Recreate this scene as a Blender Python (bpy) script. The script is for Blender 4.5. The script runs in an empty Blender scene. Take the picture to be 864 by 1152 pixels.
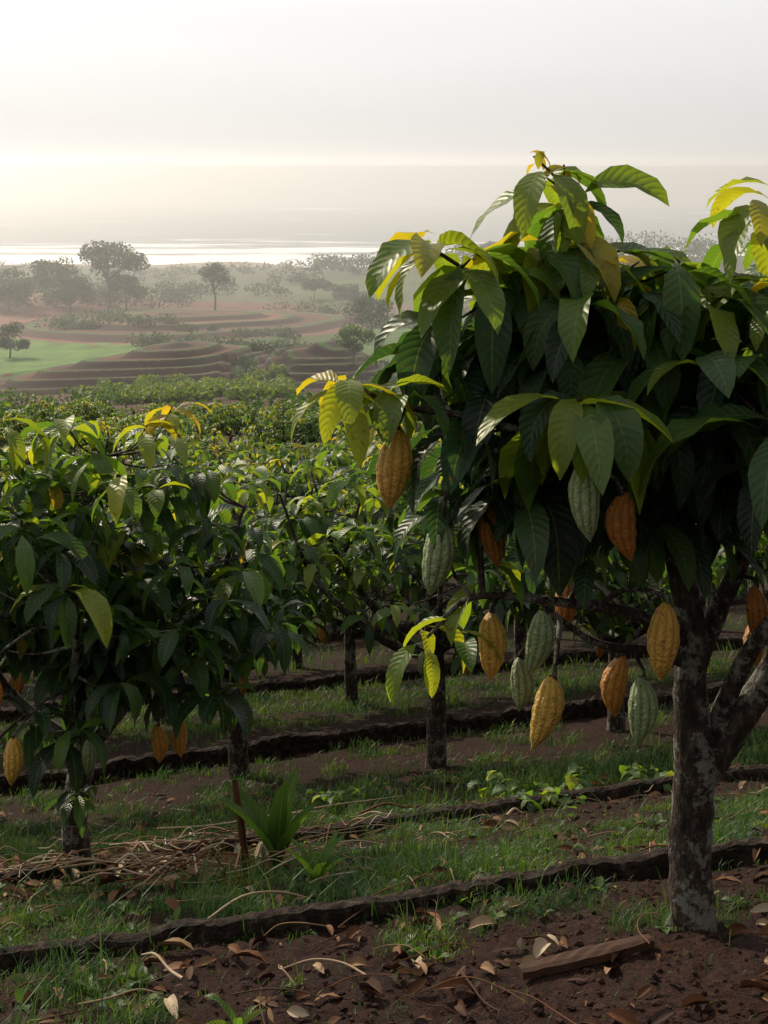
import bpy, math, random
import numpy as np
from mathutils import Vector, noise
rng=np.random.default_rng(7); random.seed(7)
scene=bpy.context.scene
scene.view_settings.view_transform='Standard'; scene.view_settings.look='None'; scene.view_settings.exposure=0
# ------------------------------------------------------------------ helpers
def link(o,parent=None):
    scene.collection.objects.link(o)
    if parent: o.parent=parent
    return o
class Acc:
    def __init__(s): s.v=[];s.f=[];s.t=[];s.uv=[];s.n=0
    def add(s,v,f,t=0.0,uv=None):
        v=np.asarray(v,float); f=np.asarray(f,int)
        s.v.append(v); s.f.append(f+s.n)
        s.t.append(np.full(len(v),t) if np.isscalar(t) else np.asarray(t))
        s.uv.append(np.zeros((len(v),3)) if uv is None else uv); s.n+=len(v)
    def mesh(s,name,mat,smooth=True):
        me=bpy.data.meshes.new(name)
        V=np.concatenate(s.v); F=[]
        for f in s.f: F.extend(f.tolist())
        me.from_pydata(V.tolist(),[],F)
        a=me.attributes.new('tint','FLOAT','POINT'); a.data.foreach_set('value',np.concatenate(s.t).astype(np.float32))
        a=me.attributes.new('luv','FLOAT_VECTOR','POINT'); a.data.foreach_set('vector',np.concatenate(s.uv).astype(np.float32).ravel())
        if smooth: me.polygons.foreach_set('use_smooth',[True]*len(me.polygons))
        me.materials.append(mat); me.update(); return me
    def obj(s,name,mat,parent=None,smooth=True):
        return link(bpy.data.objects.new(name,s.mesh(name,mat,smooth)),parent)
_q={}
def grid(r,c,wrap=False):
    k=(r,c,wrap)
    if k not in _q:
        F=[]
        for i in range(r):
            for j in range(c):
                j2=(j+1)%c if wrap else j+1
                w=c if wrap else c+1
                F.append((i*w+j,i*w+j2,(i+1)*w+j2,(i+1)*w+j))
        _q[k]=np.array(F)
    return _q[k]
def catmull(P,R,n=6):
    P=np.asarray(P,float);R=np.asarray(R,float)
    Q=np.vstack([2*P[0]-P[1],P,2*P[-1]-P[-2]]); o=[];r=[]
    for i in range(len(P)-1):
        a,b,c,d=Q[i],Q[i+1],Q[i+2],Q[i+3]
        for t in np.linspace(0,1,n,endpoint=False):
            o.append(.5*((2*b)+(-a+c)*t+(2*a-5*b+4*c-d)*t*t+(-a+3*b-3*c+d)*t**3)); r.append(R[i]*(1-t)+R[i+1]*t)
    o.append(P[-1]); r.append(R[-1]); return np.array(o),np.array(r)
def tube(acc,P,R,seg=8,lump=0.0,t=0.0):
    P=np.asarray(P,float);R=np.asarray(R,float);n=len(P)
    T=np.gradient(P,axis=0); T/=np.linalg.norm(T,axis=1)[:,None]+1e-9
    ref=np.array([0.31,0.95,0.05]) if abs(T[0][2])>.5 else np.array([0,0.1,1.0])
    U=np.cross(T,ref); U/=np.linalg.norm(U,axis=1)[:,None]+1e-9; W=np.cross(T,U)
    th=np.linspace(0,2*math.pi,seg,endpoint=False)
    rr=R[:,None]*np.ones(seg)[None]
    if lump>0:
        for i in range(n):
            for j in range(seg):
                p=P[i]+R[i]*(U[i]*math.cos(th[j])+W[i]*math.sin(th[j]))
                rr[i,j]*=1+lump*noise.noise(Vector(p*14))+lump*.7*noise.noise(Vector(p*45))
    V=P[:,None]+rr[...,None]*(U[:,None]*np.cos(th)[None,:,None]+W[:,None]*np.sin(th)[None,:,None])
    acc.add(V.reshape(-1,3),grid(n-1,seg,True),t)
def leaf(acc,base,az,e0,L,W,droop,roll,tint,rows=7,cols=4,fold=.25,wave=.05,pet=.12):
    t=np.linspace(0,1,rows+1)
    e=np.maximum(e0-droop*t**.9,-1.5); a=az+rng.normal(0,.12)*t
    d=np.stack([np.cos(e)*np.cos(a),np.cos(e)*np.sin(a),np.sin(e)],1)
    c=base+np.vstack([np.zeros(3),np.cumsum(d[:-1]*L/rows,0)])
    tt=np.clip((t-pet)/(1-pet),0,1)
    w=W*np.sin(np.pi*tt**.85)**.8+.0025; w[-1]=.001
    s=np.stack([-np.sin(a),np.cos(a),0*a],1); nn=np.cross(d,s)
    cr,sr=math.cos(roll),math.sin(roll)
    s2=s*cr+nn*sr; n2=nn*cr-s*sr
    u=np.linspace(-1,1,cols+1)
    ph=rng.random()*6
    z=(np.abs(u)[None]*fold*w[:,None]*.5+ wave*w[:,None]*np.abs(u)[None]**2*np.sin(t*17+ph)[:,None]*np.sign(u+.01)[None])
    V=c[:,None]+s2[:,None]*(u[None,:,None]*w[:,None,None]*.5)+n2[:,None]*z[...,None]
    uv=np.zeros((rows+1,cols+1,3)); uv[...,0]=u[None]; uv[...,1]=tt[:,None]; uv[...,2]=rng.random()
    acc.add(V.reshape(-1,3),grid(rows,cols),tint,uv.reshape(-1,3))
def whorl(acc,p,az,n,L,tint,rows=7,cols=4,spread=math.pi*2,e=.15,dr=1.75,asp=.30,tv=.11):
    a0=az+rng.random()*.5
    for i in range(n):
        a=a0+(i/n-.5)*spread+rng.normal(0,.18)
        l=L*rng.uniform(.65,1.12)
        leaf(acc,p+rng.normal(0,.012,3)-np.array([0,0,.012*(i%3)]),a,e+rng.normal(0,.28),l,l*asp*rng.uniform(.85,1.15),
             dr+rng.normal(0,.3),rng.normal(0,.3),float(np.clip(tint+rng.normal(0,tv),0,1)),rows,cols,fold=rng.uniform(.1,.5),wave=rng.uniform(.02,.1))
# ------------------------------------------------------------------ node helpers
def newmat(name):
    m=bpy.data.materials.new(name); m.use_nodes=True; m.node_tree.nodes.clear(); return m,m.node_tree
def N(nt,typ,**k):
    n=nt.nodes.new(typ)
    for a,b in k.items():
        if a=='inp':
            for x,y in b.items():
                if isinstance(y,bpy.types.NodeSocket): nt.links.new(y,n.inputs[x])
                else: n.inputs[x].default_value=y
        else: setattr(n,a,b)
    return n
def M(nt,op,a,b=0.0,c=None):
    i={0:a,1:b}
    if c is not None: i[2]=c
    return N(nt,'ShaderNodeMath',operation=op,inp=i).outputs[0]
def ramp(nt,fac,stops):
    r=N(nt,'ShaderNodeValToRGB',inp={0:fac}); el=r.color_ramp.elements
    while len(el)<len(stops): el.new(.5)
    for e,(p,c) in zip(el,stops): e.position=p; e.color=(*c,1)
    return r.outputs[0]
def mix(nt,f,a,b,bt='MIX'):
    n=N(nt,'ShaderNodeMix',data_type='RGBA',blend_type=bt)
    for i,v in ((0,f),(6,a),(7,b)):
        if isinstance(v,bpy.types.NodeSocket): nt.links.new(v,n.inputs[i])
        else: n.inputs[i].default_value=v if i==0 else (*v,1)
    return n.outputs[2]
def noiseT(nt,scale,detail=4,vec=None,rough=.55):
    n=N(nt,'ShaderNodeTexNoise',inp={'Scale':scale,'Detail':detail,'Roughness':rough})
    if vec is None: vec=N(nt,'ShaderNodeNewGeometry').outputs['Position']
    nt.links.new(vec,n.inputs['Vector']); return n.outputs[0]
def out(nt,sh): 
    o=N(nt,'ShaderNodeOutputMaterial'); nt.links.new(sh,o.inputs[0])
def bump(nt,h,s,d): return N(nt,'ShaderNodeBump',inp={'Strength':s,'Distance':d,'Height':h}).outputs[0]
# leaf material
def leafmat(name,veins=True,trans=.48,gain=1.0,rgh=.42,tcm=(2.9,2.6,.8)):
    m,nt=newmat(name)
    ti=N(nt,'ShaderNodeAttribute',attribute_name='tint').outputs['Fac']
    g=gain
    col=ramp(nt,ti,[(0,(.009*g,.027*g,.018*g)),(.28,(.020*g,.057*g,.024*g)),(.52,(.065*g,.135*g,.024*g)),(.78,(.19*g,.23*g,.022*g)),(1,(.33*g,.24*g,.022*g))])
    nrm=None
    if veins:
        nz=noiseT(nt,24,1)
        col=mix(nt,M(nt,'MULTIPLY',nz,.5),col,mix(nt,.6,col,(.02,.03,.012)))
        sp=N(nt,'ShaderNodeSeparateXYZ',inp={0:N(nt,'ShaderNodeAttribute',attribute_name='luv').outputs['Vector']})
        u=M(nt,'ABSOLUTE',sp.outputs[0]); v=sp.outputs[1]
        mid=M(nt,'LESS_THAN',u,.04)
        fr=M(nt,'FRACT',M(nt,'SUBTRACT',M(nt,'MULTIPLY',v,11),M(nt,'MULTIPLY',M(nt,'POWER',u,1.3),1.5)))
        tri=M(nt,'ABSOLUTE',M(nt,'SUBTRACT',fr,.5))   # .5 on vein
        sv=N(nt,'ShaderNodeMapRange',inp={0:tri,1:.44,2:.5,3:0.,4:1.}).outputs[0]
        vm=M(nt,'MAXIMUM',mid,M(nt,'MULTIPLY',sv,.4))
        blot=N(nt,'ShaderNodeMapRange',inp={0:noiseT(nt,60,1),1:.67,2:.73,3:0.,4:.6}).outputs[0]
        col=mix(nt,blot,col,(.09,.05,.015))
        vc=mix(nt,.35,col,(.22,.26,.08))
        col=mix(nt,vm,col,vc)
        h=M(nt,'SUBTRACT',M(nt,'SINE',M(nt,'MULTIPLY',M(nt,'SUBTRACT',.5,tri),3.14)),M(nt,'MULTIPLY',mid,.8))
        nrm=bump(nt,h,.42,.003)
    p=N(nt,'ShaderNodeBsdfPrincipled',inp={'Base Color':col,'Roughness':rgh,'Specular IOR Level':.35})
    tc=mix(nt,1.0,col,tcm,'MULTIPLY')
    t=N(nt,'ShaderNodeBsdfTranslucent',inp={0:tc})
    if nrm is not None: nt.links.new(nrm,p.inputs['Normal']); nt.links.new(nrm,t.inputs['Normal'])
    mx=N(nt,'ShaderNodeMixShader',inp={0:trans,1:p.outputs[0],2:t.outputs[0]})
    out(nt,mx.outputs[0]); return m
MLEAF=leafmat('cacao_leaf'); MFAR=leafmat('far_foliage',False,.3,.85,.6)
def simple(name,colf,rough=.9,bs=30,bd=.01,st=.6,spec=.2,stretch=None):
    m,nt=newmat(name); c=colf(nt)
    p=N(nt,'ShaderNodeBsdfPrincipled',inp={'Base Color':c,'Roughness':rough,'Specular IOR Level':spec})
    vec=N(nt,'ShaderNodeMapping',inp={0:N(nt,'ShaderNodeNewGeometry').outputs['Position'],3:stretch}).outputs[0] if stretch else None
    nt.links.new(bump(nt,noiseT(nt,bs,4,vec,rough=.65),st,bd),p.inputs['Normal'])
    out(nt,p.outputs[0]); return m
def barkc(nt):
    vec=N(nt,'ShaderNodeMapping',inp={0:N(nt,'ShaderNodeNewGeometry').outputs['Position'],3:(1,1,.4)}).outputs[0]
    a=ramp(nt,noiseT(nt,55,4,vec,.7),[(.3,(.010,.007,.006)),(.52,(.036,.025,.019)),(.68,(.10,.075,.056))])
    l=N(nt,'ShaderNodeMapRange',inp={0:noiseT(nt,9,5,rough=.8),1:.51,2:.57,3:0.,4:.6}).outputs[0]
    return mix(nt,l,a,(.25,.25,.21))
MBARK=simple('bark',barkc,.85,70,.016,1.0,.2,(1,1,.4))
MSTONE=simple('terrace_earth',lambda nt:ramp(nt,noiseT(nt,26,5),[(.3,(.010,.007,.005)),(.5,(.026,.016,.011)),(.66,(.07,.048,.034)),(.8,(.035,.045,.016))]),.95,70,.03,1.0)
MCLOD=simple('soil_clod',lambda nt:ramp(nt,noiseT(nt,12,2),[(.3,(.018,.009,.007)),(.7,(.05,.024,.017))]),1,50,.01,.8)
MDRY=simple('dry_leaf',lambda nt:ramp(nt,N(nt,'ShaderNodeAttribute',attribute_name='tint').outputs['Fac'],[(0,(.025,.014,.009)),(.4,(.11,.042,.016)),(.7,(.24,.15,.08)),(1,(.44,.36,.26))]),.8,60,.004,.5)
MGRASS=leafmat('grass_blade',False,.25,.9,.6,(2.0,2.0,.8))
def podmat():
    m,nt=newmat('cacao_pod_skin')
    ti=N(nt,'ShaderNodeAttribute',attribute_name='tint').outputs['Fac']
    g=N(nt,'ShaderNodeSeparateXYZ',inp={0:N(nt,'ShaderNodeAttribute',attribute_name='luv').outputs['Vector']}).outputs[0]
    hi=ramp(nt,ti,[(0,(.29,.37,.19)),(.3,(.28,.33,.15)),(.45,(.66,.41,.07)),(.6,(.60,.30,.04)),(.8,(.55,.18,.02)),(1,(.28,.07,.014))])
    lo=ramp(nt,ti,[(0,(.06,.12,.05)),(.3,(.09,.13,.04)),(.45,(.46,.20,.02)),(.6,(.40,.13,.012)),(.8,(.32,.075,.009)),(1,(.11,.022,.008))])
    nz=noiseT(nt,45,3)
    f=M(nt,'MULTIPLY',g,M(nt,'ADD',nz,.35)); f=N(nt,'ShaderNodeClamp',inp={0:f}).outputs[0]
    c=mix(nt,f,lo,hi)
    c=mix(nt,M(nt,'MULTIPLY',noiseT(nt,16,2),.35),c,(.20,.20,.04))
    sp=N(nt,'ShaderNodeMapRange',inp={0:noiseT(nt,80,5,rough=.68),1:.55,2:.66,3:0.,4:.6}).outputs[0]
    c=mix(nt,sp,c,(.07,.035,.014))
    p=N(nt,'ShaderNodeBsdfPrincipled',inp={'Base Color':c,'Roughness':.45,'Specular IOR Level':.4})
    nt.links.new(bump(nt,noiseT(nt,130,4),1.0,.009),p.inputs['Normal'])
    out(nt,p.outputs[0]); return m
MPOD=podmat()
# ------------------------------------------------------------------ terrain
PY=[-60,-10,0,3.2,3.6,4.2,5.6,7,9,12,16,25,40,60,100,150,200,250,300,400,550,620,800,1200]
PZ=[9,1.3,.3,0,-.084,-.219,-.77,-1.3,-1.94,-2.62,-3.53,-5.1,-7.3,-10,-15.6,-21.7,-25,-27.4,-29.2,-33.2,-38.8,-41,-48,-55]
def smooth_interp(y):
    s=np.zeros_like(y)
    for k,w in ((-.06,.2),(-.03,.2),(0,.2),(.03,.2),(.06,.2)): s+=w*np.interp(y*(1+k),PY,PZ)
    return s
def sst(a,b,x): t=np.clip((x-a)/(b-a),0,1); return t*t*(3-2*t)
ST=.75
def steps(h,st): 
    q=h/st; f=np.floor(q); r=q-f; return (f+sst(.7,1,r))*st
def mnd(x,y):
    wx=x+2.2*np.sin(y*.06)+1.3*np.sin(x*.23+y*.11); wy=y+5*np.sin(x*.12)
    m1=4.4*np.exp(-(((wx+24.5)/12.5)**2+((wy-162)/23)**2)); m2=4.0*np.exp(-(((wx+7.5)/6)**2+((wy-162)/26)**2)); m3=2.8*np.exp(-(((wx+37)/24)**2+((wy-265)/36)**2))
    return m1,m2,m3
def gz(x,y):
    x=np.asarray(x,float);y=np.asarray(y,float)
    z=smooth_interp(y)+.107*np.clip(x,-8,8)*np.exp(-(np.maximum(y,0)/22)**2)
    for m in mnd(x,y): z=z+np.where(m>.3,steps(m,ST),m)
    z=z+7*np.exp(-(((x-120)/120)**2+((y-480)/70)**2))+5*np.exp(-(((x-30)/60)**2+((y-430)/45)**2))
    z=z+2*np.exp(-(((x+95)/50)**2+((y-340)/40)**2))
    z=z+np.where(y>40,np.sin(x*.07+y*.02)*.35+np.sin(x*.03-y*.045)*.5,0)*sst(40,120,y)
    return z
L1x,L1y=[-4,-1.03,0,1.12,4],[3.35,3.8,3.92,4.17,4.9]
L2x,L2y=[-5,-1.43,0,1.9,5],[4.0,5.35,6.3,7.1,8.2]
L3x,L3y=[-7,-2.56,0,2.9,7],[8.2,9.5,10.2,10.8,12]
L4x,L4y=[-9,0,9],[11.5,13.3,15]
L5x,L5y=[-9,0,9],[15,17,19]
def fn(a,b,c): return noise.noise(Vector((a,b,c)))
def gmask(x,y):
    l1=np.interp(x,L1x,L1y);l2=np.interp(x,L2x,L2y);l3=np.interp(x,L3x,L3y)
    n=fn(x*1.7,y*1.7,3.)*.6+fn(x*4.5,y*4.5,9.)*.65+fn(x*12,y*12,4.)*.25
    if y<l1-.04: b=-.20+(.38 if x<-.2 else 0)-.15*(l1-y)
    elif y<l2: b=.40-.5*sst(.5,.95,(y-l1)/(l2-l1)) -(.22 if x>.25 else 0)
    elif y<l3: 
        q=(y-l2)/(l3-l2); b=-.3+.78*float(sst(.03,.15,q))-.5*float(sst(.4,.65,q))
    else:
        q=((y-l3)%3.3)/3.3; b=-.3+.65*float(sst(.2,.4,q))-.3*float(sst(.8,1,q))
    return b+n*1.25
ys=list(np.arange(-60,2.4,2.6))+list(np.arange(2.6,7.5,.028))
y=ys[-1]
while y<1200: y*=1.0058 if y<120 or y>330 else 1.0035; ys.append(y)
ys=np.array(ys)
ss=np.concatenate([-np.array([3.2,2.2,1.5,1.1,.85,.7,.6,.52,.46]),np.linspace(-.42,.42,281),np.array([.46,.52,.6,.7,.85,1.1,1.5,2.2,3.2])])
wd=np.where(ys<3,3,ys)
X=wd[:,None]*ss[None]; Y=np.repeat(ys[:,None],len(ss),1)
Z=gz(X,Y); MM=mnd(X,Y)
col=np.zeros(X.shape+(4,)); col[...,3]=1
soil=np.array([.036,.0165,.0115]); grs=np.array([.028,.040,.014])
for i in range(X.shape[0]):
    yy=ys[i]
    for j in range(X.shape[1]):
        xx=X[i,j]
        if 2<yy<14 and abs(xx)<7:
            Z[i,j]+=.022*fn(xx*3,yy*3,0)+.014*fn(xx*11,yy*11,1)+(.014*fn(xx*27,yy*27,2) if yy<8 else 0)
        n=fn(xx*.9,yy*.9,5.)
        if yy<45:
            m=gmask(xx,yy) if yy>2 else .2
            k=min(max(m*1.6,0),1)*.6
            c=soil*(1+.35*n)*(1-k)+grs*(1+.3*n)*k
        else:
            b=xx/yy; n1=fn(xx*.05,yy*.03,7.); n2=fn(xx*.3,yy*.2,8.)
            bb=b+.012*n1+.004*n2; yv=yy+14*n1+3*n2
            c=np.array([.055,.085,.026])
            if yv<150: c=np.array([.050,.026,.018]) if bb<-.03 or bb>.1 else np.array([.05,.065,.025])
            if 150<=yv<235 and bb<-.165: c=np.array([.085,.165,.035])
            if yv<156 and bb<-.16: c=np.array([.08,.040,.028])
            if 242<yv<330 and bb<-.045: c=np.array([.12,.054,.035]) if int(yv/16+xx*.02)%3 else np.array([.17,.09,.058])
            if 330<=yv<400 and bb<-.045: c=np.array([.07,.085,.04])
            if 165<yv<290 and bb>-.03: c=np.array([.065,.12,.03])
            if 290<yv<330 and bb>-.03: c=np.array([.12,.08,.06])
            if yv>400: c=np.array([.05,.06,.03])
            if yv>575: c=np.array([.24,.19,.14])
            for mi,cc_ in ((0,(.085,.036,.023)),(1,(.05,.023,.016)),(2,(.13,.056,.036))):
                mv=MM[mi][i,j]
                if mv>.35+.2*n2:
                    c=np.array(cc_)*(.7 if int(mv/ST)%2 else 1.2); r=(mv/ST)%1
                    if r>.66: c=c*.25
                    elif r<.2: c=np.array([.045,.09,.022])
            c=c*(1+.35*n2+.15*n)
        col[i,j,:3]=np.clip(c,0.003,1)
me=bpy.data.meshes.new('ground')
V=np.stack([X,Y,Z],-1).reshape(-1,3)
me.from_pydata(V.tolist(),[],grid(len(ys)-1,len(ss)-1).tolist())
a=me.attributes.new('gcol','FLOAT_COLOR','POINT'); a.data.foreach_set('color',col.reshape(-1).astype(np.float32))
me.polygons.foreach_set('use_smooth',[True]*len(me.polygons))
m,nt=newmat('ground_soil_and_grass')
ac=N(nt,'ShaderNodeAttribute',attribute_name='gcol').outputs['Color']
n1=noiseT(nt,52,4,rough=.8)
c=mix(nt,1.0,ac,ramp(nt,n1,[(.3,(.35,.35,.35)),(.5,(.95,.95,.95)),(.7,(2.0,1.9,1.8))]),'MULTIPLY')
p=N(nt,'ShaderNodeBsdfPrincipled',inp={'Base Color':c,'Roughness':.95,'Specular IOR Level':.15})
nt.links.new(bump(nt,noiseT(nt,75,4,rough=.8),1.0,.035),p.inputs['Normal']); out(nt,p.outputs[0])
me.materials.append(m); link(bpy.data.objects.new('ground',me))
def g1(x,y): return float(gz(np.array([x]),np.array([y]))[0])
# terrace edging banks
def bank(xs,ysl,h,w,x0,x1,seed):
    acc=Acc(); xx=np.arange(x0,x1,.018 if h<.09 else .035); yy=np.interp(xx,xs,ysl)
    P=[]
    prof=[(-.7,-.5),(-.56,.2),(-.50,.80),(-.42,1.0),(-.1,1.06),(.3,.98),(.48,.85),(.6,.3),(.7,-.4)]
    for i,(a,b) in enumerate(zip(xx,yy)):
        b+=.05*fn(a*1.2,seed,0)+.014*fn(a*7,seed,4); z=g1(a,b)
        hh=h*(1+.35*fn(a*2.1,seed,1)+.25*fn(a*8,seed,2)+.12*fn(a*24,seed,2)) 
        for (u,v) in prof: P.append((a+.006*fn(a*40,u*4,seed),b+u*w*(1+.3*fn(a*10,seed,u*3)+.2*fn(a*35,seed,u*5)),z+v*hh+h*.14*fn(a*33,u*6,seed)))
    acc.add(P,grid(len(xx)-1,len(prof)-1)); acc.obj('terrace_edging',MSTONE,smooth=False)
bank(L1x,L1y,.055,.06,-3.5,3.5,1); bank(L2x,L2y,.066,.07,-4,4.5,2); bank(L3x,L3y,.115,.10,-6,6,3); bank(L4x,L4y,.11,.12,-7,7,4); bank(L5x,L5y,.13,.15,-8,8,5)
# ------------------------------------------------------------------ pods
def pod(acc,p,L,tint,wr=.45,tilt=(0,0),rings=26,seg=60):
    t=np.linspace(0,1,rings+1); th=np.linspace(0,2*np.pi,seg,endpoint=False)
    R=L*wr*.5*(np.sin(np.pi*t**.92)**.62)*(1-.18*t); R=R*(1-.35*sst(.8,1,t)); R[0]=L*.03; R[-1]=.0008
    ridge=np.abs(np.cos(th*5))**.7
    am=.08*sst(0,.15,t)*(1-sst(.9,1,t))
    rr=R[:,None]*(1-am[:,None]*(1-ridge[None]))
    ph=rng.random()*6
    rr=rr*(1+.03*np.sin(t*31+ph)[:,None]*np.sin(th*5+1.7)[None]+.03*np.sin(t*9+ph*2)[:,None]*np.sin(th*2+ph)[None])
    z=-(t-.5)*L; bend=rng.normal(0,.10)
    tw=.25*rng.normal()*(t-.5)
    V=np.stack([rr*np.cos(th[None]+ph+tw[:,None]),rr*np.sin(th[None]+ph+tw[:,None]),np.repeat(z[:,None],seg,1)],-1).reshape(-1,3)
    V[:,0]+=tilt[0]*V[:,2]+bend*(4*V[:,2]**2/L-L*.3)*.5; V[:,1]+=tilt[1]*V[:,2]
    uv=np.zeros((rings+1,seg,3)); uv[...,0]=np.repeat(ridge[None],rings+1,0)
    acc.add(V+np.asarray(p),grid(rings,seg,True),tint,uv.reshape(-1,3))
# ------------------------------------------------------------------ cacao tree builder
SUN=np.array([-.52,.66,.54])
def cacao(name,limbs,crowns,whorls,pods,L=.25,rows=7,cols=4,seg=10,nleaf=6,base_t=.22,lump=.12,tvar=.12):
    root=bpy.data.objects.new(name,None); link(root)
    w=Acc(); lf=Acc(); pts=[]; prs=[]
    for P,R in limbs:
        p,r=catmull(P,R,6); tube(w,p,r,seg,lump); pts.append(p); prs.append(r)
    pts=np.vstack(pts); prs=np.concatenate(prs)
    def twig(q,r1=.0025,rm=.008):
        d=np.linalg.norm(pts-q,axis=1)+.6*np.maximum(pts[:,2]-q[2],0)+.25*(prs>.04)
        i=int(np.argmin(d)); a=pts[i]; 
        dd=np.linalg.norm(a-q)
        if dd<.02: return a
        mid=(a+q)/2+rng.normal(0,.05,3)*dd+np.array([0,0,-.08*dd])
        p,r=catmull([a,mid,q],[min(rm,prs[i]*.8),(rm*.6+r1)/2,r1],4); tube(w,p,r,5); return a
    cz=[c[0][2]+c[1][2] for c in crowns]+[-9]; zt=max(cz); zb=min([c[0][2]-c[1][2] for c in crowns]+[zt-1])
    for (p,az,n,l,t) in whorls:
        p=np.array(p,float); twig(p); whorl(lf,p,az,n,l,t,rows,cols,tv=.12)
    for (c,r,n) in crowns:
        c=np.array(c);r=np.array(r)
        for _ in range(n):
            d=rng.normal(size=3); d/=np.linalg.norm(d); d*=rng.random()**.40
            p=c+d*r; a=twig(p)
            az=math.atan2(p[1]-a[1],p[0]-a[0])
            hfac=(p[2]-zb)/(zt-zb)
            t=base_t+.36*hfac**2.3+.26*max(0,float(d@SUN))**2+rng.normal(0,tvar)*.8+(.28 if rng.random()<.06+.12*hfac else 0)  # SUN term paints backlight into leaf colour: sun-facing side yellower and brighter
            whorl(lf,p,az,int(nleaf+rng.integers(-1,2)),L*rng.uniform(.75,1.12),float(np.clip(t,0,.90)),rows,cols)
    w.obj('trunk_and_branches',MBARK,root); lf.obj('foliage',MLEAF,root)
    if pods:
        st=Acc()
        for k,(x,y,z,l,t,*tl) in enumerate(pods):
            pa=Acc(); tilt=tl[0] if tl else (rng.normal(0,.08),rng.normal(0,.08))
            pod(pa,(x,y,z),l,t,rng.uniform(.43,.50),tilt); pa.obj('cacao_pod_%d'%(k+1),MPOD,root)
            q=np.array([x+tilt[0]*l*.5,y+tilt[1]*l*.5,z+l*.49]); 
            d=np.linalg.norm(pts-q,axis=1)+1.2*np.maximum(q[2]-pts[:,2],0); i=int(np.argmin(d)); a=pts[i]
            p_,r_=catmull([a,(a+q)/2+np.array([0,0,.25*abs(a[0]-q[0])]),q+np.array([0,0,.015]),q-np.array([0,0,.008])],[.008,.006,.005,.007],4); tube(st,p_,r_,6)
        st.obj('pod_stalks',MBARK,root)
    return root
# main tree
limbs=[([(.783,3.6,-.06),(.782,3.6,.0),(.775,3.6,.15),(.78,3.6,.30),(.785,3.59,.42),(.77,3.58,.62),(.768,3.57,.78),(.72,3.55,1.0),(.68,3.52,1.25),(.6,3.5,1.5),(.52,3.45,1.7),(.43,3.4,1.86)],[.078,.062,.054,.052,.055,.040,.037,.031,.025,.017,.010,.005]),
([(.78,3.6,.34),(.86,3.58,.47),(.97,3.55,.66),(1.1,3.5,.95),(1.2,3.5,1.3),(1.25,3.5,1.6)],[.042,.040,.034,.028,.02,.01]),
([(.77,3.58,.62),(.84,3.6,.78),(.93,3.58,1.0),(.98,3.5,1.3),(.95,3.35,1.65),(.9,3.3,1.85)],[.03,.026,.02,.014,.009,.005]),
([(.84,3.6,.50),(.90,3.5,.72),(1.02,3.4,.95),(1.1,3.3,1.2)],[.026,.022,.017,.01]),
([(.77,3.57,.72),(.6,3.45,.83),(.4,3.32,.9),(.2,3.25,.93),(.1,3.28,.83)],[.02,.015,.011,.007,.004]),
([(.775,3.58,.66),(.65,3.45,.74),(.5,3.4,.78),(.33,3.3,.93)],[.018,.012,.009,.005]),
([(.72,3.55,1.0),(.55,3.42,1.2),(.38,3.3,1.28),(.18,3.22,1.35),(.02,3.2,1.38),(-.07,3.2,1.43)],[.022,.017,.012,.009,.006,.004]),
([(.68,3.52,1.25),(.5,3.42,1.45),(.3,3.35,1.6),(.12,3.3,1.72)],[.018,.013,.008,.004]),
([(.68,3.52,1.25),(.75,3.8,1.45),(.7,4.0,1.6)],[.016,.01,.006]),
([(.7,3.53,1.1),(.8,3.3,1.25),(.85,3.15,1.35)],[.016,.01,.005]),
([(.775,3.58,.9),(.85,3.7,1.1),(.8,3.75,1.35)],[.016,.01,.005])]
wh=[((-.074,3.2,1.434),2.6,9,.22,.82),((.0,3.2,1.41),3.5,5,.20,.6),((.05,3.2,1.42),2,5,.19,.4),((.12,3.3,1.735),2.6,9,.26,.74),((.2,3.3,1.70),3.5,7,.28,.58),((.2537,3.33,1.662),-1.6,8,.30,.5),((.33,3.35,1.62),-1.6,7,.30,.28),
((.389,3.4,1.888),2.6,9,.23,.64),((.357,3.4,1.94),2,4,.07,.95),((.43,3.4,1.92),0,4,.07,.92),((.46,3.42,1.82),0,9,.25,.5),((.53,3.4,1.69),-1.2,7,.28,.64),((.46,3.3,1.62),-1.6,7,.29,.5),((.55,3.3,1.65),-1,5,.16,.95),
((.90,3.3,1.85),2.6,8,.24,.68),((.86,3.3,1.78),2.8,6,.24,.6),((.92,3.3,1.66),3,6,.28,.55),((.88,3.2,1.63),-1,3,.13,.95),
((.759,3.3,1.62),-2,8,.32,.5),((.83,3.2,1.5),-1.5,6,.29,.35),((.43,3.12,1.408),-1.57,11,.30,.54),((.40,3.12,1.40),3.3,6,.27,.72),((.86,3.08,1.36),3.0,8,.33,.4),((.84,3.15,1.25),-2,6,.28,.22),
((.32,3.25,1.18),-2.4,6,.28,.12),((.24,3.3,1.30),-2,6,.27,.2),((.17,3.25,1.33),-2,5,.24,.1),((.10,3.28,.84),3.0,5,.18,.68),((.17,3.25,.86),-1.5,4,.16,.68),((.22,3.3,.98),-2.5,4,.19,.58),((.15,3.3,1.15),-2.5,5,.22,.2),((.62,3.25,1.35),-1.5,6,.29,.25),((.6,3.3,1.5),-1.5,7,.29,.4),((.68,3.3,1.68),-1.5,7,.27,.45),((.48,3.35,1.02),-2,4,.2,.2),((.72,3.2,1.48),-1.5,7,.29,.42)]
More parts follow.
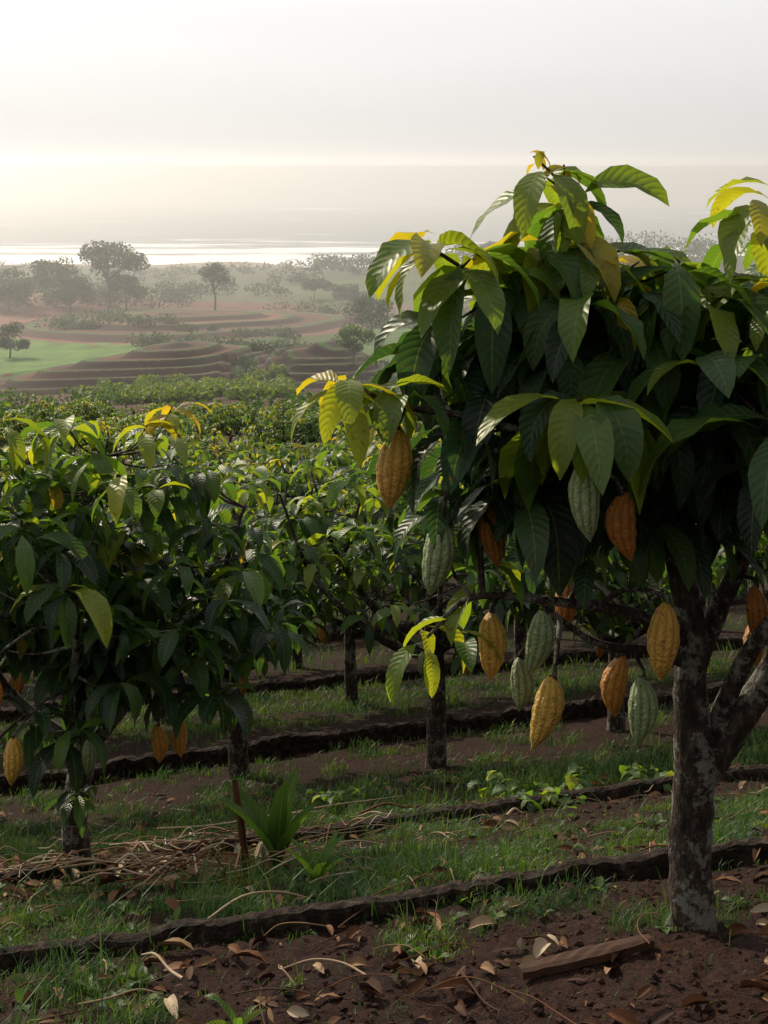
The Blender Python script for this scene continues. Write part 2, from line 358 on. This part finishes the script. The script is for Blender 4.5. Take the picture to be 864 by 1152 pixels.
crowns=[((.68,3.65,1.42),(.40,.42,.30),82),((.50,3.5,1.62),(.22,.22,.19),22),((.95,3.6,1.46),(.33,.40,.32),60),((1.3,3.6,1.45),(.35,.4,.40),34),((.30,3.45,1.48),(.18,.2,.16),19),((.38,3.45,1.20),(.22,.2,.10),18),((1.0,3.7,1.18),(.26,.2,.10),12),((.62,3.55,1.10),(.25,.25,.08),16)]
pods=[(.022,3.2,1.234,.18,.5),(.12,3.2,1.034,.17,.05),(.2516,3.3,1.06,.15,.85),(.433,3.06,1.195,.17,.12),(.535,3.18,1.11,.155,.85),(.2496,3.3,.802,.15,.48),(.353,3.25,.826,.16,.08),(.329,3.4,.677,.13,.1),(.369,3.25,.667,.175,.44),(.6476,3.3,.812,.18,.5),(.5606,3.45,.654,.155,.7),(.607,3.35,.632,.158,.05),(.48,3.75,.76,.14,.85),(.967,3.7,.678,.13,.7),(.93,3.55,.80,.14,.85)]
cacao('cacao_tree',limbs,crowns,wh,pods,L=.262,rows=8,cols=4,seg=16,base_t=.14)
# left tree
bx,by,bz=-1.2,5.6,-.93
ll=[([(bx,by,bz-.05),(bx,by,bz+.05),(bx-.02,by,bz+.3),(bx+.01,by,bz+.55),(bx-.05,by,bz+.9),(bx,by,bz+1.3),(bx+.1,by,bz+1.7)],[.075,.06,.052,.048,.035,.022,.008]),
([(bx,by,bz+.5),(bx+.25,by,bz+.8),(bx+.5,by,bz+1.1),(bx+.65,by,bz+1.5)],[.03,.022,.014,.006]),
([(bx,by,bz+.55),(bx-.3,by,bz+.8),(bx-.5,by,bz+1.2),(bx-.5,by,bz+1.6)],[.03,.022,.014,.006]),
([(bx,by,bz+.6),(bx+.05,by-.3,bz+.9),(bx+.1,by-.5,bz+1.3)],[.025,.018,.008]),
([(bx,by,bz+.6),(bx+.1,by+.3,bz+.9),(bx+.1,by+.5,bz+1.4)],[.025,.018,.008])]
wl=[((-1.13,5.05,.42),-1.57,10,.29,.48),((-1.3,5.1,.62),-2,7,.25,.45),((-.98,5.2,.76),-1.5,7,.25,.6),((-.82,5.5,.98),-.5,6,.19,.9),((-.9,5.4,.93),-.5,6,.19,.8),((-1.2,5.4,.92),-2,6,.24,.6),((-.75,5.2,.22),-1.5,7,.25,.35),((-1.45,5.4,.95),3,6,.25,.6),((-1.1,5.1,-.1),-2,6,.2,.3),((-.95,5.1,.05),-1,6,.24,.3),((-.55,5.5,.35),-.3,6,.24,.45),((-1.15,5.35,-.45),-2,7,.15,.25),((-1.2,5.45,-.5),1,6,.15,.2)]
lc=[((-1.12,5.6,.40),(.62,.5,.50),110),((-1.55,5.6,.45),(.45,.5,.5),44),((-.80,5.6,.15),(.42,.45,.36),44),((-1.2,5.5,-.02),(.5,.4,.22),30)]
lp=[(-1.38,4.98,.06,.19,.75),(-1.33,5.1,-.22,.17,.5),(-1.46,5.25,-.33,.16,.55),(-.86,5.45,-.30,.16,.6),(-.79,5.5,-.30,.15,.65),(-1.1,5.3,-.29,.14,.15)]
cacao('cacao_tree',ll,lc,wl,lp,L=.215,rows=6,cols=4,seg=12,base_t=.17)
# plantation trees (several generic individuals, reused)
def generic(seed,H,n,podn):
    global rng; rng=np.random.default_rng(seed)
    L=[([(0,0,-.1),(0,0,.05),(.03,0,.3*H),(0,.02,.55*H),(.05,0,.9*H)],[.09,.07,.055,.035,.01])]
    for k in range(6):
        a=k*1.05+rng.random(); r=.5*H*rng.uniform(.7,1.05)
        L.append(([(.02,0,.28*H+.03*k),(.4*r*math.cos(a),.4*r*math.sin(a),.42*H),(.8*r*math.cos(a),.8*r*math.sin(a),.62*H),(r*math.cos(a),r*math.sin(a),.85*H)],[.032,.024,.015,.006]))
    cr=[((0,0,.66*H),(.42*H,.42*H,.30*H),n)]
    for k in range(4):
        a=rng.random()*6.3; cr.append(((.3*H*math.cos(a),.3*H*math.sin(a),.6*H+.2*H*rng.random()),(.24*H,.24*H,.2*H),n//5))
    pd=[]
    for k in range(podn):
        a=rng.random()*6.3; pd.append((.35*math.cos(a),.35*math.sin(a),.33*H+.1*H*rng.random(),.15,float(rng.choice([.1,.5,.6,.9]))))
    return cacao('cacao_tree',L,cr,[],pd,L=.23,rows=4,cols=2,seg=8,base_t=.24,lump=.08)
protos=[generic(11,2.2,96,5),generic(12,2.1,90,4),generic(13,2.3,100,5)]
spots=[(.33,9.0,0),(-.95,9.3,1),(-.27,12,2),(-2.6,8.6,2),(1.6,9.8,1),(2.9,9.2,0),(-1.9,12,0),(1.2,12.4,2),(2.6,12.8,1),(-3.4,12,1),(-.9,14.8,1),(.5,15.4,0),(1.9,15.8,2),(-2.4,15,2),(-4,15.5,0),(3.6,15.6,1),
(-.1,18.4,2),(-1.7,18.6,0),(1.4,19,1),(-3.3,18.6,1),(3,19.4,0),(4.8,19,2),(-5,18.8,2),(.6,22,0),(-.9,22.3,1),(-2.6,22.4,2),(2.2,22.8,2),(-4.6,22.8,0),(4.2,23,1),(-6.4,23,1),(-5.6,26,0),(-3.8,26.2,1),(-2,26.3,0),(-.3,26.5,2),(1.5,26.4,1),(-6.6,30,2),(-4.6,30.4,0),(-2.7,30.3,1),(-.8,30.6,0),(1.1,30.8,2),(-7.3,34.5,1),(-5.2,34.8,2),(-3,34.6,0),(-.9,35,1)]
for r_ in range(5):
    for c_ in range(9): spots.append((-12+c_*2.9+.7*math.sin(c_*5+r_*3),40+r_*5.2+.8*math.sin(c_*2.3+r_),(r_+c_)%3))
rr=random.Random(3)
for k,(x,y,i) in enumerate(spots):
    if k<3: o=protos[i]
    else:
        o=bpy.data.objects.new('cacao_tree',None); link(o)
        for ch in protos[i].children:
            c2=bpy.data.objects.new(ch.name.split('.')[0],ch.data); link(c2,o)
    o.location=(x,y,g1(x,y)-.02); o.rotation_euler=(0,0,rr.random()*6.28); s=rr.uniform(.85,1.15); o.scale=(s,s,s)
rng=np.random.default_rng(99)
# ------------------------------------------------------------------ foliage masses far away
def blob(acc,c,r,n,size,tint,tv=.1):
    c=np.array(c,float); r=np.array(r,float)
    d=rng.normal(size=(n,3)); d/=np.linalg.norm(d,axis=1)[:,None]; d*=(rng.random(n)**.3)[:,None]
    P=c+d*r; A=rng.normal(size=(n,3)); A/=np.linalg.norm(A,axis=1)[:,None]
    B=np.cross(A,rng.normal(size=(n,3))); B/=np.linalg.norm(B,axis=1)[:,None]
    s=size*rng.uniform(.6,1.3,n)[:,None]
    V=np.stack([P-A*s,P+B*s*.5,P+A*s,P-B*s*.5],1).reshape(-1,3)
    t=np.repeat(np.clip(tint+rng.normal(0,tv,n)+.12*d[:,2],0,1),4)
    acc.add(V,np.arange(4*n).reshape(-1,4),t)
def bigtree(x,y,h,w,kind='umbrella',tint=.08,name='distant_tree',dense=1.0):
    root=bpy.data.objects.new(name,None); link(root); z=g1(x,y); ww=Acc(); lf=Acc()
    px=.035*h
    p,r=catmull([(x,y,z-.5),(x+.1,y,z+.3*h),(x-.15*px*10,y,z+.55*h),(x,y,z+.8*h)],[px*.8,px*.6,px*.4,px*.15],4); tube(ww,p,r,8)
    nb=10
    for k in range(nb):
        a=k*2.4; rr_=w*.5*rng.uniform(.3,.85); 
        zz=z+h*(rng.uniform(.62,.92)-.15*(rr_/w) if kind=='umbrella' else rng.uniform(.35,.85))
        q=(x+rr_*math.cos(a),y+rr_*math.sin(a),zz)
        pp,r2=catmull([(x,y,z+.42*h),(x+.5*rr_*math.cos(a),y+.5*rr_*math.sin(a),z+.6*h),q],[px*.3,px*.2,px*.07],4); tube(ww,pp,r2,5)
        rad=w*rng.uniform(.13,.24)
        blob(lf,q,(rad,rad,rad*(.6 if kind=='umbrella' else .8)),int(200*dense),.02*w+.08,tint)
    blob(lf,(x,y,z+h*(.88 if kind=='umbrella' else .8)),(w*.25,w*.25,h*.12),int(250*dense),.02*w+.08,tint)
    ww.obj('trunk',MBARK,root); lf.obj('crown',MFAR,root); return root
bigtree(-58,300,14,17,'umbrella',dense=1.3); bigtree(-72,305,10,13,'round',dense=1.2); bigtree(-64,290,8.5,12,'round',dense=1.2); bigtree(-34.5,290,10,8.5,'umbrella',dense=.8); bigtree(-53,292,8,9,'round')
bigtree(-82,300,9,13,'round'); bigtree(-2,225,7.5,8,'round',.2); bigtree(-3.4,155,4.6,4.6,'round',.4,dense=.8); bigtree(-50,190,5,5,'round',.2); bigtree(-77,292,7,9,'round')
bigtree(-17,345,5,9,'umbrella'); bigtree(33,430,5.5,9,'umbrella'); bigtree(-8,330,4.5,9,'round')
acc=Acc()
for k in range(190):
    x=rng.uniform(-25,290); y=rng.uniform(395,500)-.1*abs(x-80); z=g1(x,y); s=rng.uniform(2.2,5.2)*(1.15 if x>60 else .7)
    blob(acc,(x,y,z+s*.8),(s*1.2,s*1.2,s*.8),130,.55,.1)
for k in range(110):
    x=rng.uniform(-170,-25); y=rng.uniform(340,540); z=g1(x,y); s=rng.uniform(1.5,3.2)
    blob(acc,(x,y,z+s*.6),(s*1.6,s*1.2,s*.7),70,.5,.1)
for k in range(44):
    x=rng.uniform(-92,-45); y=rng.uniform(296,335); z=g1(x,y); s=rng.uniform(1.5,3.6)
    blob(acc,(x,y,z+s*.6),(s*1.4,s*1.2,s*.8),110,.4,.08)
acc.obj('distant_tree_line',MFAR)
acc=Acc()   # hedgerows between fields
def hedge(x0,y0,x1,y1,n,s):
    for k in range(n):
        f=rng.random(); x=x0+(x1-x0)*f+rng.normal(0,.8); y=y0+(y1-y0)*f+rng.normal(0,1.5); q=s*rng.uniform(.6,1.4)
        blob(acc,(x,y,g1(x,y)+q*.5),(q*1.3,q*1.3,q*.8),80,.28,.16)
hedge(-36,205,-6,200,44,1.2); hedge(-22,310,2,290,24,1.9); hedge(-55,236,-14,228,32,1.1); hedge(-8,250,22,256,26,1.5); hedge(-95,355,-40,352,24,2.0); hedge(-4,272,30,300,16,1.6);hedge(-62,246,-46,250,12,1.5)
hedge(-14.5,140,-15,186,14,.7); hedge(0,190,26,186,24,1.0); hedge(-4,141,14,154,18,.9)
acc.obj('hedgerow',MFAR)
acc=Acc()   # rows of young bushes on the near slope of the valley
for k in range(190):
    row=k%5; f=rng.random()**.8; y=100+row*8.2+f*8+rng.normal(0,.7); x=(-.205+.015*fn(row*3.1,0,0)+f*.14)*y+rng.normal(0,.4); q=rng.uniform(.45,.95)
    blob(acc,(x,y,g1(x,y)+q*.5),(q,q,q*.7),110,.18,.50,.1)
for k in range(260):
    y=62+rng.random()*32; x=rng.uniform(-.33,.4)*y; q=rng.uniform(.6,1.2)
    if abs(x/y+.15)<.045 and y>74: continue
    blob(acc,(x,y,g1(x,y)+q*.8),(q,q,q*.8),110,.17,.34,.12)
acc.obj('plantation_bushes',MFAR)
# ------------------------------------------------------------------ sea
me=bpy.data.meshes.new('sea'); Rr=45000
me.from_pydata([(-Rr,520,-40),(Rr,520,-40),(Rr,Rr,-40),(-Rr,Rr,-40)],[],[(0,1,2,3)])
m,nt=newmat('sea_water')
pos=N(nt,'ShaderNodeNewGeometry').outputs['Position']
mp=N(nt,'ShaderNodeMapping',inp={0:pos,3:(.3,1.2,1)}).outputs[0]
sy=N(nt,'ShaderNodeSeparateXYZ',inp={0:pos}).outputs[1]
fo=noiseT(nt,.022,5,mp,.65)
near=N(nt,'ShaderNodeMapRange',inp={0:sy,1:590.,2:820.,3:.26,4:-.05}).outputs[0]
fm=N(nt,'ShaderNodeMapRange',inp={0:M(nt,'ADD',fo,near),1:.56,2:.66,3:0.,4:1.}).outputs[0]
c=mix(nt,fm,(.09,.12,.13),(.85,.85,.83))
p=N(nt,'ShaderNodeBsdfPrincipled',inp={'Base Color':c,'Roughness':.42,'Specular IOR Level':.4})
nt.links.new(bump(nt,noiseT(nt,.12,6,mp),.6,2.0),p.inputs['Normal']); out(nt,p.outputs[0])
me.materials.append(m); link(bpy.data.objects.new('sea',me))
# ------------------------------------------------------------------ grass
acc=Acc()
gyy=np.linspace(2,40,1500); gzz=smooth_interp(gyy)
def g1_fast(x,y): return float(np.interp(y,gyy,gzz))+.107*x*math.exp(-(y/22)**2)+.022*fn(x*3,y*3,0)+.014*fn(x*11,y*11,1)
def blades(n,y0,y1,lmin,lmax,w,thr=0.):
    k=0
    vs=[];ts=[]
    for _ in range(n):
        y=y0+(y1-y0)*rng.random(); x=rng.uniform(-1,1)*(.31*y+.3)
        mk=gmask(x,y)
        if mk<rng.uniform(-.05,.5)+thr and rng.random()>.02: continue
        z=g1_fast(x,y)-.004; l=rng.uniform(lmin,lmax)*(.6+.7*min(max(mk,0),1)); a=rng.random()*6.28; ln=rng.uniform(.1,1.0)*l
        dx,dy=math.cos(a),math.sin(a); ww=w*rng.uniform(.6,1.3)
        sx,sy_=-dy*ww,dx*ww
        vs+= [(x-sx,y-sy_,z),(x+sx,y+sy_,z),(x+sx*.8+dx*ln*.35,y+sy_*.8+dy*ln*.35,z+l*.6),(x-sx*.8+dx*ln*.35,y-sy_*.8+dy*ln*.35,z+l*.6),(x+dx*ln,y+dy*ln,z+l*.9)]
        t=float(np.clip(.46+.28*fn(x*3,y*3,12)+rng.normal(0,.08)+(.35 if rng.random()<.02 else 0),0,1)); ts+=[t]*5; k+=1
    b=np.arange(k)*5
    acc.v.append(np.array(vs)); acc.t.append(np.array(ts)); acc.uv.append(np.zeros((len(vs),3)))
    q=np.stack([b,b+1,b+2,b+3],1)+acc.n; tr=np.stack([b+3,b+2,b+4],1)+acc.n
    acc.f.append(q); acc.f.append(tr); acc.n+=len(vs)
blades(135000,3.0,7.5,.015,.06,.0014); blades(60000,7.5,13,.04,.10,.003); blades(12000,13,26,.06,.14,.006); blades(6000,3.0,8,.09,.18,.0018,.15)
acc.obj('grass',MGRASS,smooth=False)
# small broad-leaved weeds between the grass
acc=Acc()
for _ in range(650):
    y=rng.uniform(3.2,9); x=rng.uniform(-.3,.3)*y
    if gmask(x,y)<.0: continue
    z=g1_fast(x,y)
    for k in range(rng.integers(3,7)):
        l=rng.uniform(.02,.05); leaf(acc,np.array([x,y,z+.005]),rng.random()*6.3,rng.uniform(.4,1.2),l,l*.5,rng.uniform(.4,1.4),0,float(rng.uniform(.35,.6)),3,2,pet=.1)
acc.obj('ground_weeds',MLEAF)
# ------------------------------------------------------------------ litter, clods, straw
acc=Acc()
for _ in range(1100):
    y=3.0+rng.random()**1.3*6; x=rng.uniform(-1,1)*(.3*y+.2); z=g1_fast(x,y)+.008
    l=rng.uniform(.02,.08); leaf(acc,np.array([x,y,z]),rng.random()*6.3,rng.uniform(0,.5),l,l*rng.uniform(.22,.42),rng.uniform(.2,1.2),rng.normal(0,.5),float(np.clip(rng.normal(.34,.24),0,.92)),5,4,fold=rng.uniform(.2,1.2),pet=.02)
for (x,y,l,a,t) in [(.36,3.42,.10,1.1,.9),(.43,3.5,.07,2.4,.9),(-.52,3.42,.09,-1.2,.9),(-.50,3.75,.12,3.0,.7),(.22,3.7,.09,.3,.8),(.30,3.8,.10,.6,.75),(.90,3.42,.10,.2,.42),(.97,3.5,.09,.1,.45),(-.46,3.93,.11,.1,.42),(.32,3.35,.08,.9,.75),(.1,3.4,.06,2,.7),(-.1,3.7,.08,1,.3),(.15,3.75,.08,2.2,.45),(.12,3.3,.1,0,.35),(-.3,3.6,.1,2.8,.4)]:
    leaf(acc,np.array([x,y,g1(x,y)+.015]),a,.35,l,l*.30,.9,.3,t,7,4,fold=.8,pet=.02)
acc.obj('leaf_litter',MDRY)
acc=Acc()
import bmesh
bm=bmesh.new(); bmesh.ops.create_icosphere(bm,subdivisions=2,radius=1); IV=np.array([v.co[:] for v in bm.verts]); IF=np.array([[v.index for v in f.verts] for f in bm.faces]); bm.free()
bm=bmesh.new(); bmesh.ops.create_icosphere(bm,subdivisions=1,radius=1); JV=np.array([v.co[:] for v in bm.verts]); JF=np.array([[v.index for v in f.verts] for f in bm.faces]); bm.free()
def lumpv(s,B=IV): return B*(1+.35*np.sin(B@rng.normal(0,2.2,3)+rng.random()*6)+.2*np.sin(B@rng.normal(0,6,3)))[:,None]*s
for _ in range(8000):
    y=3.0+rng.random()**1.4*4.6; x=rng.uniform(-1,1)*(.3*y+.2)
    if gmask(x,y)>.15 and rng.random()<.8: continue
    s=.002+.010*rng.random()**4
    acc.add(lumpv(np.array([s*1.2,s,s*.75]),JV)+np.array([x,y,g1_fast(x,y)+.002]),JF)
for (x,y,s) in [(.18,3.28,.024),(.10,3.62,.015),(-.30,3.25,.015)]:
    acc.add(lumpv(np.array([s*1.3,s,s*.7]))+np.array([x,y,g1(x,y)+.005]),IF)
acc.obj('soil_clods',MCLOD,smooth=False)
acc=Acc()
def stick(x,y,a,l,r,t,lift=.02,bend=.1):
    p=[]
    for f in (-.5,-.15,.2,.5):
        xx=x+math.cos(a)*l*f-math.sin(a)*bend*l*(f*f); yy=y+math.sin(a)*l*f+math.cos(a)*bend*l*(f*f)
        p.append((xx,yy,g1(xx,yy)+r+lift*(1-abs(f))+rng.random()*lift))
    q,rr_=catmull(p,[r,r,r*.8,r*.5],4); tube(acc,q,rr_,5,0,t)
for _ in range(120):
    y=rng.uniform(4.6,6.2); x=rng.uniform(-.30*y,-.10*y) if rng.random()<.7 else rng.uniform(-.2*y,.02)
    stick(x,y,rng.normal(.2,1.0),rng.uniform(.10,.5),rng.uniform(.0015,.0042),float(np.clip(rng.normal(.65,.25),0,1)),.07,rng.normal(0,.3))
for _ in range(260):
    y=rng.uniform(3.1,9); x=rng.uniform(-.28,.28)*y; stick(x,y,rng.random()*6.3,rng.uniform(.05,.28),rng.uniform(.001,.003),float(rng.uniform(.1,.9)),.025,rng.normal(0,.3))
for (x,y,a,l,r,t) in [(-.55,3.55,2.2,.22,.004,.85),(.55,5.9,1.2,.25,.006,.8),(.15,5.6,1.5,.18,.006,.6),(.05,6.7,.5,.35,.006,.45),(-.35,3.95,.3,.3,.0035,.8),(-.6,6.1,.1,.6,.005,.75),(-.4,6.0,.25,.5,.004,.7),(-1.1,5.5,.05,.7,.006,.85),(-.95,5.3,.3,.5,.005,.8),(-.7,6.9,.1,.8,.006,.85),(-.2,7.3,.15,.6,.005,.8)]:
    stick(x,y,a,l,r,t,.05,.1)
for _ in range(160):
    y=rng.uniform(4.7,6.1); x=rng.uniform(-.30*y,-.08*y); l=rng.uniform(.05,.14)
    leaf(acc,np.array([x,y,g1(x,y)+.02]),rng.random()*6.3,rng.uniform(0,.6),l,l*rng.uniform(.2,.4),rng.uniform(.2,1.2),rng.normal(0,.5),float(np.clip(rng.normal(.5,.25),0,1)),5,4,fold=rng.uniform(.2,1.2),pet=.02)
acc.obj('dry_straw',MDRY)
# weathered wood offcut
P=[];n=14
for i in range(n):
    f=i/(n-1); x=.32+.33*f; y=3.34+.12*f; z=g1(x,y)+.012; w=.026*(1-.35*abs(2*f-1)**2)+.004*fn(f*9,1,0)
    for (u,v) in ((-1,0),(-.9,1),(-.3,1.15),(.4,1.05),(.95,.9),(1,0)): P.append((x-.3*u*w,y+u*w,z+v*.016+.003*fn(f*14,u*3,2)))
F=grid(n-1,5).tolist()+[[0,1,2,3,4,5]]
me=bpy.data.meshes.new('wood_offcut'); me.from_pydata(P,[],F+[[ (n-1)*6+k for k in (5,4,3,2,1,0)]]); me.materials.append(MDRY); link(bpy.data.objects.new('wood_offcut',me))
a=me.attributes.new('tint','FLOAT','POINT'); a.data.foreach_set('value',[.10+.1*fn(i*.9,0,0) for i in range(len(P))])
# stake
acc=Acc(); sx,sy2=-.50,4.95; z0=g1(sx,sy2)
q,r=catmull([(sx+.03,sy2,z0-.05),(sx+.01,sy2,z0+.12),(sx-.02,sy2,z0+.34)],[.016,.014,.011],5); tube(acc,q,r,7,.25,.25); acc.obj('wooden_stake',MDRY)
# young plants with strap leaves
def strap(name,x,y,n,l,t,e):
    a=Acc(); z=g1(x,y)
    for k in range(n): leaf(a,np.array([x,y,z-.005]),k*2.39+rng.random()*.4,e+rng.normal(0,.15),l*rng.uniform(.7,1.1),l*.17,rng.uniform(.3,.9),rng.normal(0,.2),t+rng.normal(0,.05),8,4,fold=.7,wave=.02,pet=.0)
    a.obj(name,MLEAF)
strap('young_banana_plant',-.37,4.95,6,.40,.4,1.35); strap('strap_leaf_weed',-.215,4.45,9,.18,.5,1.15); strap('strap_leaf_weed',1.05,3.35,6,.1,.45,1.2); strap('strap_leaf_weed',-.33,3.22,5,.11,.5,.9)
for (x,y) in [(.75,6.6),(.95,6.9),(1.3,7.0),(.6,7.2),(-.2,7.4)]:
    a=Acc(); z=g1(x,y)
    for k in range(8):
        whorl(a,np.array([x+rng.normal(0,.08),y+rng.normal(0,.08),z+.05+.05*rng.random()]),0,5,.10,.5,4,2,asp=.5)
    a.obj('broadleaf_weed',MLEAF)
# ------------------------------------------------------------------ haze volume over the valley
me=bpy.data.meshes.new('sea_haze')
x0,x1,y0,y1,z0,z1=-1500,1500,60,1500,-90,8
me.from_pydata([(x,y,z) for x in (x0,x1) for y in (y0,y1) for z in (z0,z1)],[],[(0,1,3,2),(4,6,7,5),(0,4,5,1),(2,3,7,6),(0,2,6,4),(1,5,7,3)])
m,nt=newmat('sea_haze'); v=N(nt,'ShaderNodeVolumeScatter',inp={'Color':(.985,.975,.965,1),'Density':.00105,'Anisotropy':.55})
o=N(nt,'ShaderNodeOutputMaterial'); nt.links.new(v.outputs[0],o.inputs['Volume']); me.materials.append(m); link(bpy.data.objects.new('sea_haze',me))
# ------------------------------------------------------------------ light
el=math.radians(33); az=math.radians(-38)
sd=Vector((math.sin(az)*math.cos(el),math.cos(az)*math.cos(el),math.sin(el)))
sl=bpy.data.lights.new('sun','SUN'); sl.energy=5.0; sl.angle=math.radians(1.0); sl.color=(1,.87,.68)
so=link(bpy.data.objects.new('sun',sl)); so.rotation_euler=(-sd).to_track_quat('-Z','Y').to_euler()
w=bpy.data.worlds.new('World'); scene.world=w; w.use_nodes=True; nt=w.node_tree; nt.nodes.clear()
sky=N(nt,'ShaderNodeTexSky',sky_type='NISHITA'); sky.sun_disc=False; sky.sun_elevation=el; sky.sun_rotation=az; sky.dust_density=3
tc=N(nt,'ShaderNodeTexCoord').outputs['Generated']
dt=N(nt,'ShaderNodeVectorMath',operation='DOT_PRODUCT',inp={0:tc,1:tuple(sd)}).outputs['Value']
br=N(nt,'ShaderNodeMapRange',inp={0:dt,1:-.6,2:.95,3:2.9,4:11.8}).outputs[0]
mpn=N(nt,'ShaderNodeMapping',inp={0:tc,3:(1.2,1.2,6)}).outputs[0]
cl=noiseT(nt,1.6,3,mpn)
br=M(nt,'MULTIPLY',br,N(nt,'ShaderNodeMapRange',inp={0:cl,1:.3,2:.7,3:.96,4:1.03}).outputs[0])
sz=N(nt,'ShaderNodeSeparateXYZ',inp={0:tc}).outputs[2]
br=M(nt,'MULTIPLY',br,N(nt,'ShaderNodeMapRange',inp={0:sz,1:.0,2:.13,3:.80,4:.98}).outputs[0])
veil=N(nt,'ShaderNodeVectorMath',operation='SCALE',inp={0:(1.0,.987,.965)}); nt.links.new(br,veil.inputs['Scale'])
cc=mix(nt,.94,sky.outputs[0],veil.outputs[0])
bg=N(nt,'ShaderNodeBackground',inp={0:cc,1:.1}); wo=N(nt,'ShaderNodeOutputWorld'); nt.links.new(bg.outputs[0],wo.inputs[0])
# ------------------------------------------------------------------ camera
cd=bpy.data.cameras.new('camera'); cd.sensor_fit='VERTICAL'; cd.sensor_height=36; cd.lens=50; cd.shift_y=-391/1152; cd.clip_end=80000; cd.clip_start=.05
co=link(bpy.data.objects.new('camera',cd)); co.location=(0,0,1.92); co.rotation_euler=(math.radians(90),0,0); scene.camera=co
